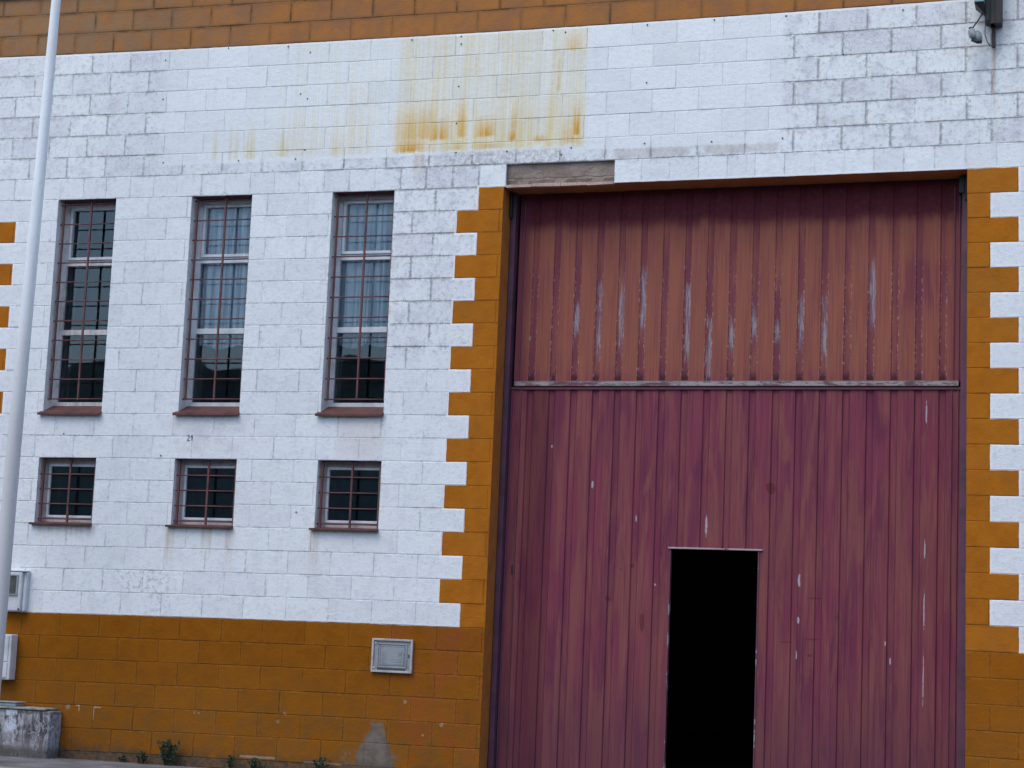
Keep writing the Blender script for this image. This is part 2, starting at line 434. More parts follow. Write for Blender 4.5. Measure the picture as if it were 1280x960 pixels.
# coping, side and rear walls, roof, floor
M['cement'] = simple('cement', (.33, .32, .31), (.22, .21, .20), .85, scale=5, bs=.006)
M['sidew'] = simple('side_wall_paint', (.66, .66, .66), (.5, .5, .5), .85, scale=3, bs=.004)
bm = nb(); box(bm, XL - .03, XR + .03, -.03, WT + .04, 5.80, 5.88, bev=.008); adopt(link('coping', bm, M['cement']), building)
bm = nb(); box(bm, XL, XL + .2, WT + .002, 12, GZ - .2, 5.79); adopt(link('side_wall', bm, M['sidew']), building)
bm = nb(); box(bm, XR - .2, XR, WT + .002, 12, GZ - .2, 5.79); adopt(link('side_wall', bm, M['sidew']), building)
bm = nb(); box(bm, XL + .202, XR - .202, 11.8, 12, GZ - .2, 5.79); adopt(link('rear_wall', bm, M['inner']), building)
bm = nb(); box(bm, XL + .202, XR - .202, WT + .003, 11.798, 5.45, 5.6); adopt(link('roof', bm, M['inner']), building)
bm = nb(); box(bm, XL + .202, XR - .202, WT + .003, 11.798, GZ - .15, GZ + .01); adopt(link('floor_slab', bm, M['inner']), building)

# exposed lintel where the facing tiles fell off
M['lintel'] = None
m, b = mat('bare_lintel'); P = pos(); X, Y, Z = xyz(P); M['lintel'] = m
n1 = noi(P, 9, 6, .7, sx=.5); n2 = noi(P, 3.5, 5, .7, 1.5, sx=1, sz=2)
c = mix(ss(n1, .35, .65), (.33, .26, .215), (.23, .175, .145)); c = mix(ss(n2, .54, .62) * .3, c, (.09, .065, .05))
c = mix(ss(noi(P, 40, 3, .6), .6, .7) * .5, c, (.38, .32, .28)); c = mix(ss(X, .30, .24) * .5, c, (.08, .06, .05))
ln = (Z - 3.872 - (noi(vec(X, 0.0, 0.0), 6, 4, .6) - .5) * .06).abs()
c = mix(ss(ln, .006, .002) * .7, c, (.07, .05, .04))
S.put(b.inputs['Base Color'], c); b.inputs['Roughness'].default_value = .9; bump(b, n1 + noi(P, 60, 3) * .4, .02, .7)
zt = warp(1.8, 20)[1]; zb = warp(1.8, 19)[1]
bm = nb()
nx = 48
for i in range(nx):        # rough front with broken tile butts along its lower edge
    pass
gx = [.226 + (1.217 - .226) * i / nx for i in range(nx + 1)]
gz = [zb - .006, zb + .012, zb + .03, zb + .055, zb + .08, zb + .105, zb + .13, zb + .16, zt + .004]
grid = [[bm.verts.new((x, .030 + .007 * mnoise.noise(Vector((x * 7, z * 9, 0))) + .004 * mnoise.noise(Vector((x * 30, z * 30, 3))) + (.012 if z < zb + .05 and (int(x * 9) % 3) else 0), z)) for z in gz] for x in gx]
for i in range(nx):
    for j in range(len(gz) - 1): bm.faces.new((grid[i][j], grid[i + 1][j], grid[i + 1][j + 1], grid[i][j + 1]))
adopt(link('exposed_lintel', bm, M['lintel']), building)
bm = nb(); box(bm, .2262, 1.2165, .036, WT, zb - .002, zb + .02); adopt(link('lintel_underside', bm, M['soffit_orange']), building)
M['tile_edge'] = simple('broken_tile', (.56, .42, .33), (.42, .31, .25), .85, scale=14, bs=.004)
bm = nb()
tx = [.246, .48, .735, .965, 1.203]
for i, (a, b_) in enumerate(zip(tx, tx[1:])):
    n_ = 8; top = []; 
    th = [.022, .028, .026, .022][i]; dr = [0, -.006, .002, .006][i]
    for k in range(n_):
        xa = a + (b_ - a) * k / n_ + .001; xb = a + (b_ - a) * (k + 1) / n_ - (.003 if k == n_ - 1 else 0)
        h1 = th + .006 * mnoise.noise(Vector((xa * 20, i, 0)))
        box(bm, xa, xb, -.012 + .003 * mnoise.noise(Vector((xa * 30, 0, i))), .032, zb - .012 + dr * (k / n_ - .5), zb - .012 + h1 + dr * (k / n_ - .5))
bmesh.ops.remove_doubles(bm, verts=bm.verts, dist=.0012)
adopt(link('broken_tile_edge', bm, M['tile_edge']), building)
# soffit strip of door (underside in front of gate is the wall core itself)

# ------------------------------------------------------------------ windows
M['alu'] = simple('grey_aluminium', (.74, .76, .79), (.60, .61, .63), .45, metal=0, scale=9)
M['alud'] = simple('weathered_frame', (.70, .68, .67), (.44, .42, .40), .7, scale=7, stretch=(3, 3, 1))
M['beige'] = simple('dirty_frame', (.56, .49, .46), (.38, .33, .31), .8, scale=9)
M['bars'] = simple('red_oxide_bars', (.155, .055, .055), (.085, .035, .035), .6, scale=12)
M['sill'] = simple('red_tile_sill', (.14, .048, .04), (.065, .028, .024), .55, scale=10, bs=.002)
def glassmat(name, tint, rough, refl):
    m, b = mat(name); nt_ = m.node_tree; nt_.nodes.remove(b); out = nt_.nodes['Material Output']
    tr_ = nt_.nodes.new('ShaderNodeBsdfTransparent'); tr_.inputs[0].default_value = (*tint, 1)
    gl_ = nt_.nodes.new('ShaderNodeBsdfGlossy'); gl_.inputs['Roughness'].default_value = rough; gl_.inputs[0].default_value = (.70, .88, 1, 1)
    fr = nt_.nodes.new('ShaderNodeFresnel'); fr.inputs[0].default_value = refl
    mx = nt_.nodes.new('ShaderNodeMixShader'); nt_.links.new(fr.outputs[0], mx.inputs[0]); nt_.links.new(tr_.outputs[0], mx.inputs[1]); nt_.links.new(gl_.outputs[0], mx.inputs[2]); nt_.links.new(mx.outputs[0], out.inputs[0])
    P_ = pos(); h = noi(P_, 2.2, 1)
    bn = nt_.nodes.new('ShaderNodeBump'); bn.inputs['Distance'].default_value = .004; S.put(bn.inputs['Height'], h); nt_.links.new(bn.outputs[0], gl_.inputs['Normal'])
    return m
M['glass'] = glassmat('window_glass', (.86, .93, .97), .02, 1.72)
M['glassd'] = glassmat('dusty_glass', (.45, .55, .60), .12, 2.1)
m, b = mat('net_curtain'); M['curtain'] = m; P = pos(); X, Y, Z = xyz(P)
c = mix(ss(noi(P, 3, 4, sx=9, sz=.25), .38, .62), (.96, .96, .96), (.36, .40, .46)); S.put(b.inputs['Base Color'], c); b.inputs['Roughness'].default_value = .9  # fold shading painted into the colour as vertical pale and grey stripes
b.inputs['Alpha'].default_value = .97
def bars(name, x0, x1, z0, z1, zs, y, parent, vr=.0085, hr=.0062):
    bm = nb()
    xs = [x0 + .028, (x0 + x1) / 2 + .012, x1 - .022]
    for x in xs: box(bm, x - vr, x + vr, y - vr, y + vr, z0, z1, bev=.002)
    for z in zs:
        tube(bm, [(x0 - .004, y, z), (x1 + .004, y, z)], hr, 8)
    return adopt(link(name, bm, M['bars']), parent)
def sill(parent, x0, x1, z, yb, dz, thin):
    bm = nb()
    n_ = 3
    pr = -.045
    prof = [(pr, z - (.022 if not thin else .018)), (pr, z), (yb, z + dz), (yb, z + dz - .03)]
    xa, xb = x0 - .035, x1 + .006
    va = [bm.verts.new((xa if y < 0 else x0 + .001, y, q)) for y, q in prof]; vb = [bm.verts.new((xb if y < 0 else x1 - .001, y, q)) for y, q in prof]
    for i in range(4):
        j = (i + 1) % 4; bm.faces.new((va[i], va[j], vb[j], vb[i]))
    bm.faces.new(va[::-1]); bm.faces.new(vb)
    bmesh.ops.recalc_face_normals(bm, faces=bm.faces)
    bmesh.ops.bevel(bm, geom=[e for e in bm.edges if all(v.co.y < 0 for v in e.verts)], offset=.004, segments=2, affect='EDGES')
    adopt(link('sill', bm, M['sill']), parent)
def ring(bm, x0, x1, z0, z1, w_, y0, y1, mi=0, bev=.002):
    box(bm, x0, x0 + w_, y0, y1, z0, z1, mi, bev); box(bm, x1 - w_, x1, y0, y1, z0, z1, mi, bev)
    box(bm, x0 + w_ + .0003, x1 - w_ - .0003, y0 + .0005, y1 - .0005, z0, z0 + w_, mi, bev); box(bm, x0 + w_ + .0003, x1 - w_ - .0003, y0 + .0005, y1 - .0005, z1 - w_, z1, mi, bev)
FY = .165
for wi, (x0, x1) in enumerate(W_TALL):
    e0, e1 = x0 - .004, x1 + .004
    zt_ = warp(unwarp((x0 + x1) / 2, 3.8)[0], 19)[1]; zb_ = warp(unwarp((x0 + x1) / 2, 1.8)[0], 9)[1]
    bm = nb()
    ring(bm, e0, e1, zb_ + .085, zt_ + .002, .042, FY, FY + .05)
    for z in (3.215, 2.56): box(bm, e0 + .0425, e1 - .0425, FY + .001, FY + .048, z, z + .05, 0, .002)
    win_ = adopt(link('window', bm, M['alud' if wi == 0 else 'alu']), building)
    win_['label'] = ['tall narrow barred window without a curtain, next to the light pole', 'tall narrow barred window with pale net curtain, middle of the three', 'tall narrow barred window with pale net curtain, nearest the gate'][wi]
    bm = nb(); ring(bm, e0 + .052, e1 - .046, 3.268, zt_ - .044, .026, FY - .014, FY + .03)
    adopt(link('sash', bm, M['alu']), win_)
    for z0, z1 in ((zb_ + .127, 2.56), (2.61, 3.215), (3.294, zt_ - .070)):
        ofs = .038 if z1 < 3.3 else .074
        bm = nb(); q_ = [bm.verts.new(v_) for v_ in ((e0 + ofs, FY + .024, z0 - .004), (e1 - ofs, FY + .024, z0 - .004), (e1 - ofs, FY + .024, z1 + .004), (e0 + ofs, FY + .024, z1 + .004))]; bm.faces.new(q_)
        adopt(link('pane', bm, M['glass']), win_)
    bars('grille', x0, x1, zb_ + .135, zt_ - .012, [zb_ + .145 + .1822 * k for k in range(11)], .065, win_)
    sill(win_, x0, x1, zb_ + .005, FY, .088, False)
    if wi:
        bm = nb()     # hanging net with a scalloped hem
        n_ = 120; rows = 10
        vs = []
        for i in range(n_ + 1):
            t = i / n_; x = x0 - .12 + (x1 - x0 + .3) * t
            fold = .024 * math.sin(t * 38 + wi + 2.2 * math.sin(t * 9)) + .010 * math.sin(t * 83 + 2 * wi)
            hem = 2.49 - .035 * abs(math.sin(t * 9 + wi)) - .02 * math.sin(t * 4)
            vs.append([bm.verts.new((x, .262 + fold * (1 - .2 * j / rows), hem + (3.95 - hem) * j / rows)) for j in range(rows + 1)])
        for i in range(n_):
            for j in range(rows): 
                f = bm.faces.new((vs[i][j], vs[i + 1][j], vs[i + 1][j + 1], vs[i][j + 1])); f.smooth = True
        adopt(link('curtain', bm, M['curtain']), win_)
for wi, (x0, x1) in enumerate(W_SMALL):
    e0, e1 = x0 - .004, x1 + .004
    zt_ = warp(unwarp((x0 + x1) / 2, 1.4)[0], 7)[1]; zb_ = warp(unwarp((x0 + x1) / 2, .8)[0], 4)[1]
    fy = .115
    bm = nb(); ring(bm, e0, e1, zb_ + .02, zt_ + .002, .050, fy, fy + .05)
    win_ = adopt(link('window', bm, M['beige']), building)
    win_['label'] = ['small barred window below the curtainless tall window', 'small barred window, middle of the lower row', 'small barred window, nearest the gate'][wi]
    bm = nb(); ring(bm, e0 + .052, e1 - .040, zb_ + .062, zt_ - .050, .022, fy - .010, fy + .03)
    adopt(link('sash', bm, M['alu']), win_)
    bm = nb(); q_ = [bm.verts.new(v_) for v_ in ((e0 + .070, fy + .01, zb_ + .08), (e1 - .055, fy + .01, zb_ + .08), (e1 - .055, fy + .01, zt_ - .07), (e0 + .07, fy + .01, zt_ - .07))]; bm.faces.new(q_); adopt(link('pane', bm, M['glassd']), win_)
    bars('grille', x0, x1, zb_ + .012, zt_ - .004, [zb_ + .048 + .136 * k for k in range(4)], .05, win_, .0095)
    sill(win_, x0, x1, zb_ + .004, fy, .018, True)

# ------------------------------------------------------------------ the big gate
PIT, T0, TW = .1929, .4515, .048
def gate_mat(upper):
    m, b = mat('gate_paint_upper' if upper else 'gate_paint_lower')
    P = pos(); X, Y, Z = xyz(P); V = vec(X, 0.0, Z)
    ph = (X - (T0 - PIT / 2)).fmod(PIT)
    td = (ph - PIT / 2).abs()                 # distance from the trough's centre
    tr = ss(td + (noi(V, 1.0, 3, .6, sx=5, sz=1.5) - .5) * .012, .030, .022)
    cell = ((X - (T0 - PIT / 2)) / PIT).floor()
    cn = noi(vec(cell * 3.7, 0.0, 0.0), 1.0, 0)
    vs_ = noi(V, 1.0, 4, .6, sx=26, sz=1.3); vs2 = noi(V, 1.0, 5, .6, .6, sx=7, sz=.9); fn = noi(V, 24, 5, .65)
    fine = noi(V, 1.0, 3, .6, sx=75, sz=1.2)
    deep = (.120, .022, .034); purp = (.228, .049, .078); purp2 = (.160, .036, .068); brown = (.325, .113, .072); brown2 = (.270, .090, .066)
    if upper:
        c = mix(ss(vs2, .40, .66), brown, brown2)
        c = mix(ss(vs_, .50, .70) * .35, c, purp)
        c = mix(ss(fine, .48, .62) * .34, c, purp2)
        edge = noi(vec(cell * 2.3, 0.0, X * 2.0), 1.0, 2)
        un = ss(Z + (noi(V, 3, 4, .6) - .5) * .10 + (edge - .5) * .14, 3.42, 3.56)      # never bleached under the lintel
        c = mix(tr * .75 * ss(noi(V, 1.0, 4, .6, sx=8, sz=1.2), .30, .62), c, purp2)
        c = mix(un * (ss(fn, .2, .6) * .25 + .75), c, deep)
        c = mix(ss(X, .44, .34) * .55, c, purp2); c = mix(ss(X, 3.96, 4.02) * .45, c, purp2)
        c = mix(ss(Z, 2.28, 2.14) * .40 * ss(vs_, .35, .6), c, purp2)
        c = mix(tr * ss(Z, 2.24, 2.16) * .75, c, (.03, .016, .02))  # recess shade at the trough ends, painted into the colour
        c = mix(win(X, 3.55, 4.0, .08) * win(Z, 2.75, 3.15, .1) * ss(vs2, .42, .58) * .5, c, purp2)
        # bare grey metal where the paint has split along the troughs
        cz = noi(vec(cell * 5.1, 0.0, 4.0), 1.0, 0)
        amp = ss(cz, .20, .34) * ss(X, .72, .84) * ss(X, 3.62, 3.5)
        zc = (cn - .5) * .9 + 2.63
        zz = (Z - zc).abs()
        ragged = noi(V, 1.0, 5, .7, sx=60, sz=5)
        off = (ph - PIT / 2 + (cz - .5) * .06).abs()
        peel = ss(zz + (ragged - .5) * .60 + (cz - .5) * 1.1 + .10, .25, .15) * ss(off + (ragged - .5) * .085, .022, .014) * amp
        peel = peel.max(ss(zz, .45, .3) * ss((td - .024).abs(), .006, .002) * ss(ragged, .56, .62) * ss(X, .6, .8) * .8)
        c = mix((peel * .85).sat(), c, mix(ss(noi(V, 1.0, 5, .7, 1.0, sx=34, sz=4), .42, .60), (.35, .31, .33), (.19, .11, .15)))
        flick = ss(noi(V, 1.0, 3, .75, sx=95, sz=22), .56, .62) * ss((td - .026).abs(), .012, .004) * ss((Z - 2.6).abs(), .75, .3)
        c = mix(flick * .8, c, (.50, .46, .45))
    else:
        c = mix(ss(vs2, .40, .64), purp, purp2)
        c = mix(ss(noi(V, 1.0, 4, .65, .8, sx=9, sz=1.0), .44, .62) * .72, c, (.27, .092, .078))
        c = mix(ss(noi(V, .8, 3, .6), .42, .62) * .30, c, (.25, .085, .075))
        c = mix(ss(vs_, .52, .70) * .40, c, (.26, .080, .072))
        c = mix(ss(fine, .48, .62) * .26, c, (.12, .03, .055)); c = mix(ss(fine, .46, .34) * .16, c, (.36, .13, .14))
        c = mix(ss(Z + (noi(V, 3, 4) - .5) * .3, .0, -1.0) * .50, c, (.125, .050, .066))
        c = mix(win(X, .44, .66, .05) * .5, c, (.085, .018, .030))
        c = mix(tr * .12, c, purp2)
        c = mix(ss((td - .028).abs(), .007, .002) * .45, c, (.070, .016, .032))
        fl = ss(noi(V, 1.0, 4, .8, sx=120, sz=26), .685, .715) * ss(noi(V, 2.3, 2), .48, .60) * ss((td - .02).abs(), .016, .006)
        c = mix(fl * .8, c, (.45, .40, .44))
        fl2 = noi(V, 1.0, 4, .75, sx=70, sz=26)
        for (px, pz, rx, rz) in [(2.02, .93, .010, .085), (2.80, .50, .011, .05), (2.80, .18, .009, .025), (1.03, 1.26, .008, .035), (1.42, .98, .006, .03), (.66, 1.58, .008, .012), (3.80, .30, .005, .15), (3.80, -.25, .004, .20), (3.80, 1.88, .006, .09), (3.80, .78, .006, .07), (3.54, -.12, .006, .03), (3.50, .02, .005, .02), (1.60, .43, .007, .009), (2.79, -.1, .006, .03)]:
            d = ((X - px) * (1 / rx)).pow(2.0) + ((Z - pz) * (1 / rz)).pow(2.0)
            c = mix(ss(d + (fl2 - .5) * 5.0, 1.3, .7) * .80, c, (.50, .47, .52))
        for (px, pz, rx, rz) in [(1.40, .58, .02, .018), (1.31, .55, .012, .01), (2.93, .36, .07, .006), (2.70, 0.0, .06, .005), (2.92, .03, .06, .006), (1.50, .12, .02, .09), (2.55, 1.25, .04, .05), (2.9, -.1, .02, .012), (1.2, .3, .03, .02)]:
            d = ((X - px) * (1 / rx)).pow(2.0) + ((Z - pz) * (1 / rz)).pow(2.0)
            c = mix(ss(d + (fn - .5) * 2.5, 1.2, .6) * .6, c, (.10, .022, .022))
    S.put(b.inputs['Base Color'], c); b.inputs['Roughness'].default_value = .75; b.inputs['Specular IOR Level'].default_value = .12
    bump(b, fn * .3 + vs2 * .8, .006, .5)
    return m
M['gu'] = gate_mat(True); M['gl'] = gate_mat(False)
M['gf'] = simple('gate_frame_paint', (.16, .045, .070), (.11, .032, .060), .55, scale=5, stretch=(3, 3, 1), bs=.002, speck=(.14, .10, .12))
M['gfd'] = simple('gate_track_dark', (.13, .050, .090), (.07, .035, .060), .6, scale=4)
M['black'] = simple('black_steel', (.012, .012, .015), (.02, .018, .02), .6)
m, b = mat('rail_bare_metal'); M['rail'] = m; P = pos(); X, Y, Z = xyz(P); V = vec(X, 0.0, Z)
n1 = noi(V, 1.0, 5, .7, sx=3.2, sz=14); n2 = noi(V, 1.0, 4, .7, 1.5, sx=9, sz=40)
mid = win(Z, 2.099, 2.136, .004)
c = mix(ss(n1, .40, .50) * mid, (.150, .040, .060), (.34, .30, .30)); c = mix(ss(n2, .50, .58) * mid * .8, c, (.07, .075, .07))
S.put(b.inputs['Base Color'], c); b.inputs['Roughness'].default_value = .5
GY = .290       # general gate plane
bm = nb()      # stiles and head of the gate frame
XA, XB = DOOR[0] + .004, DOOR[1] - .003
ztop = 3.795
box(bm, XA, XA + .045, GY - .075, GY + .10, GZ + .02, ztop + .03, 0, .003)
box(bm, XB - .062, XB, GY - .110, GY + .10, GZ + .02, ztop + .03, 0, .003)
box(bm, XA + .0455, XB - .0625, GY + .03, GY + .10, 3.775, ztop + .05, 0, .003)
gate = adopt(link('gate', bm, M['gfd']), building)
gate['label'] = 'tall ribbed maroon metal gate with a brown sun-bleached upper part'
def sheet(x0, x1, z0, z1, y, hole=None):
    # trapezoid sheet: flats with two small pleats, recessed troughs
    xs = []
    def add(x, d): xs.append((x, d))
    k = 0; D = .010
    add(x0, 0)
    tc = T0
    tcs = [T0 + PIT * i for i in range(19)]
    for i, t in enumerate(tcs):
        fl0 = xs[-1][0]
        # flat between with pleats
        f0 = fl0; f1 = t - .030
        if f1 - f0 > .1:
            for q in (.36, .66):
                xm = f0 + (f1 - f0) * q
                add(xm - .005, 0); add(xm, .0014); add(xm + .005, 0)
        add(t - .030, 0); add(t - .021, D); add(t + .021, D); add(t + .030, 0)
    add(x1, 0)
    xs2 = [p for p in xs if x0 <= p[0] <= x1]
    for xx in (hole[0], hole[1]) if hole else ():
        for i in range(len(xs2) - 1):
            if xs2[i][0] < xx < xs2[i + 1][0]:
                t = (xx - xs2[i][0]) / (xs2[i + 1][0] - xs2[i][0]); xs2.insert(i + 1, (xx, xs2[i][1] + t * (xs2[i + 1][1] - xs2[i][1]))); break
    n_ = 24
    zs = [z0 + (z1 - z0) * i / n_ for i in range(n_ + 1)]
    if hole: zs = sorted(set([z for z in zs if abs(z - hole[2]) > .03] + [hole[2]]))
    bm = nb()
    rnd = lambda x, z: .0016 * mnoise.noise(Vector((x * 1.7, z * .9, 5))) + .0008 * mnoise.noise(Vector((x * 6, z * 3, 1)))
    g = [[bm.verts.new((x, y + d + rnd(x, z), z)) for z in zs] for x, d in xs2]
    for i in range(len(xs2) - 1):
        for j in range(len(zs) - 1):
            xc = (xs2[i][0] + xs2[i + 1][0]) / 2; zc = (zs[j] + zs[j + 1]) / 2
            if hole and hole[0] < xc < hole[1] and zc < hole[2]: continue
            bm.faces.new((g[i][j], g[i + 1][j], g[i + 1][j + 1], g[i][j + 1]))
    for v_ in [v_ for v_ in bm.verts if not v_.link_faces]: bm.verts.remove(v_)
    r_ = bmesh.ops.extrude_face_region(bm, geom=list(bm.faces))
    for e in r_['geom']:
        if isinstance(e, bmesh.types.BMVert): e.co.y += .0025
    bmesh.ops.recalc_face_normals(bm, faces=bm.faces)
    return bm
WK = (1.727, 2.462, .731)
xs0, xs1 = XA + .046, XB - .063
adopt(link('upper_panel', sheet(xs0 + .02, xs1, 2.138, 3.80, GY), M['gu']), gate)
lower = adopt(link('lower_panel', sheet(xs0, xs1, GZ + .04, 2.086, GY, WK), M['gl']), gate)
bm = nb()
box(bm, xs0 + .03, xs1 - .02, GY - .026, GY - .002, 2.094, 2.142, 0, .003)
box(bm, xs0, xs1, GY - .014, GY - .001, 2.068, 2.089, 0, .002)
adopt(link('rail', bm, M['rail']), gate)
for (x, w_, z0, z1) in ((xs0 + .004, .012, GZ + .05, 2.062), (xs0 + .085, .012, GZ + .05, 2.062), (xs1 - .080, .010, GZ + .05, 2.062), (xs1 - .030, .010, GZ + .05, 2.062), (xs0 + .060, .010, 2.146, 3.74), (xs1 - .070, .010, 2.146, 3.74), (xs1 - .030, .010, 2.146, 3.74)):
    bm = nb(); box(bm, x, x + w_, GY - .010, GY - .001, z0, z1, 0, .003)      # folded edges of the leaf
    adopt(link('edge_stile', bm, M['gf']), gate)
for (xa, xb, z0, z1) in ((XA + .002, XA + .020, 3.56, 3.80), (XB - .090, XB - .045, 3.66, 3.80), (XB - .045, XB - .004, 3.60, 3.80)):  # first piece is a black strip in place of the gap's shade
    bm = nb(); box(bm, xa, xb, GY - .125, GY - .078 if xa < 1 else GY - .03, z0, z1, 0, .006); adopt(link('bracket_and_gap', bm, M['black']), gate)
M['scuff'] = simple('scuffed_edge', (.15, .05, .075), (.30, .30, .32), .6, scale=3, thr=(.55, .6), stretch=(1, 1, 2))
M['lip'] = simple('worn_lip', (.42, .36, .36), (.16, .05, .07), .5, scale=3, thr=(.5, .6))
bm = nb(); box(bm, WK[0] - .02, WK[1] + .035, GY - .016, GY - .001, WK[2] + .001, WK[2] + .015, 0, .003); wf = adopt(link('wicket_head', bm, M['lip']), gate)
bm = nb()
box(bm, WK[0] - .006, WK[0] + .002, GY - .008, GY + .045, GZ + .04, WK[2] - .001, 0, .002)
adopt(link('wicket_jamb', bm, M['scuff']), gate); bm = nb()
box(bm, WK[1] - .002, WK[1] + .008, GY - .008, GY + .045, GZ + .04, WK[2] - .001, 0, .002)
adopt(link('wicket_jamb', bm, M['scuff']), gate)
# small keyhole plate on left stile
bm = nb(); box(bm, .345, .356, GY - .006, GY - .001, .48, .56, 0, .001); adopt(link('latch', bm, M['black']), gate)

# ------------------------------------------------------------------ boxes on the wall
M['plas'] = simple('white_box_plastic', (.66, .68, .70), (.50, .52, .54), .5, scale=7, speck=(.3, .3, .3))
M['plasd'] = simple('grey_box_metal', (.33, .35, .365), (.24, .26, .27), .5, scale=8, bs=.002)
M['plasf'] = simple('pale_box_frame', (.52, .49, .47), (.36, .34, .32), .6, scale=9)
M['mglass'] = simple('meter_window', (.09, .10, .09), (.13, .14, .125), .2, scale=12)
t = empty('meter_box', (-4.25, 0, -.01)); tag(t, 'white meter box with a small grey window, on the white wall beside the pole', 'meter box')
bm = nb(); box(bm, -4.372, -4.172, -.085, -.004, -.004, .352, 0, .012); box(bm, -4.171, -4.14, -.055, -.003, -.004, .352, 0, .006); box(bm, -4.375, -4.135, -.09, -.0035, .3535, .364, 0, .004); adopt(link('casing', bm, M['plas']), t)
bm = nb(); ring(bm, -4.345, -4.205, .135, .325, .014, -.096, -.0865); adopt(link('window_frame', bm, M['plasd']), t)
bm = nb(); box(bm, -4.330, -4.220, -.090, -.0862, .150, .310); adopt(link('window_pane', bm, M['mglass']), t)
bm = nb(); box(bm, -4.19, -4.172, -.095, -.0865, .008, .022, 0, .002); adopt(link('latch', bm, M['black']), t)
t = empty('utility_box', (-4.3, 0, -.62)); tag(t, 'plain white utility box low on the orange wall beside the pole', 'utility box')
bm = nb(); box(bm, -4.48, -4.212, -.11, -.004, -.618, -.212, 0, .010); adopt(link('casing', bm, M['plas']), t)
bm = nb(); box(bm, -4.462, -4.238, -.117, -.1105, -.455, -.228, 0, .003); box(bm, -4.462, -4.238, -.117, -.1105, -.600, -.462, 0, .003); adopt(link('door', bm, M['plas']), t)
bm = nb(); tube(bm, [(-4.385, -.122, -.585), (-4.385, -.1172, -.585)], .010, 10); adopt(link('lock', bm, M['black']), t)
t = empty('meter_cabinet', (-.58, 0, -.39)); tag(t, 'grey square cabinet door with pale frame in the orange wall near the gate', 'cabinet')
bm = nb(); ring(bm, -.770, -.400, -.392, -.108, .018, -.030, -.003, 0, .003); adopt(link('frame', bm, M['plasf']), t)
bm = nb(); box(bm, -.7515, -.4185, -.016, -.003, -.3735, -.1265, 0, .002); d_ = adopt(link('door', bm, M['plasd']), t)
bm = nb(); ring(bm, -.720, -.450, -.352, -.148, .010, -.022, -.0165, 0, .002); ring(bm, -.700, -.470, -.330, -.168, .006, -.020, -.0165, 0, .001); box(bm, -.690, -.480, -.0185, -.0165, -.322, -.176); 
for zz in (-.30, -.28): box(bm, -.60, -.50, -.0198, -.0188, zz, zz + .004)
tube(bm, [(-.515, -.0215, -.222), (-.515, -.0187, -.222)], .016, 14); adopt(link('panel', bm, M['plasd']), d_)
bm = nb(); box(bm, -.715, -.460, -.0235, -.0225, -.366, -.359); box(bm, -.4385, -.430, -.020, -.0165, -.262, -.235); adopt(link('slot', bm, M['black']), d_)
M['screw'] = simple('bright_screw', (.75, .78, .8), rough=.4)
for (x, z) in ((-.738, -.145), (-.745, -.352)):
    bm = nb(); tube(bm, [(x, -.021, z), (x, -.0165, z)], .007, 10); adopt(link('screw', bm, M['screw']), d_)

# ------------------------------------------------------------------ lamp on the bracket, upper right
M['teal'] = simple('teal_glass', (.20, .36, .38), (.26, .42, .44), .25)
M['iron'] = simple('dark_iron', (.020, .017, .022), (.050, .026, .022), .6, scale=14, stretch=(1, 1, .4))
M['gpl'] = simple('grey_fitting', (.30, .34, .36), (.16, .18, .19), .5, scale=30)
t = empty('wall_lamp', (4.32, 0, 5.0)); tag(t, 'black iron wall bracket with teal-sided lamp and hanging grey fitting, above the gate corner', 'wall lamp')
bm = nb()
box(bm, 4.262, 4.300, -.17, -.012, 4.985, 5.62, 0, .004); box(bm, 4.301, 4.392, -.14, -.013, 4.965, 5.62, 0, .004); box(bm, 4.300, 4.336, -.15, -.014, 4.965, 5.6, 0, .002)
adopt(link('bracket', bm, M['iron']), t)
bm = nb(); box(bm, 4.310, 4.338, -.06, -.012, 4.80, 4.964, 0, .003); adopt(link('mounting_bar', bm, M['iron']), t)
bm = nb()
v0 = [(4.192, -.25), (4.262, -.25), (4.262, -.08), (4.192, -.08)]
box(bm, 4.186, 4.2605, -.26, -.07, 5.112, 5.42, 0, .006); adopt(link('lamp_housing', bm, M['teal']), t)
bm = nb()
a = [bm.verts.new(p) for p in [(4.184, -.262, 5.110), (4.2605, -.262, 5.110), (4.2605, -.068, 5.110), (4.184, -.068, 5.110)]]
c_ = [bm.verts.new(p) for p in [(4.235, -.20, 5.055), (4.2608, -.20, 5.03), (4.2608, -.12, 5.03), (4.235, -.12, 5.055)]]
bm.faces.new(a); bm.faces.new(c_[::-1])
for i in range(4): bm.faces.new((a[i], c_[i], c_[(i + 1) % 4], a[(i + 1) % 4]))
bmesh.ops.recalc_face_normals(bm, faces=bm.faces); adopt(link('housing_base', bm, M['iron']), t)
bm = nb(); tube(bm, [(4.246, -.16, 5.05), (4.205, -.16, 4.985), (4.163, -.16, 4.925)], .0055, 8)
tube(bm, [(4.268, -.14, 4.985), (4.262, -.14, 4.93), (4.262, -.13, 4.88), (4.277, -.11, 4.83), (4.300, -.08, 4.800), (4.318, -.062, 4.802)], .0035, 8)
adopt(link('cable', bm, M['black']), t)
bm = nb(); tube(bm, [(4.150, -.16, 4.925), (4.156, -.16, 4.912), (4.172, -.16, 4.865), (4.182, -.16, 4.838)], [.012, .028, .036, .020], 14)
tube(bm, [(4.200, -.16, 4.905), (4.212, -.16, 4.870), (4.222, -.16, 4.815)], [.012, .030, .024], 14)
adopt(link('fitting', bm, M['gpl'], smooth=True), t)
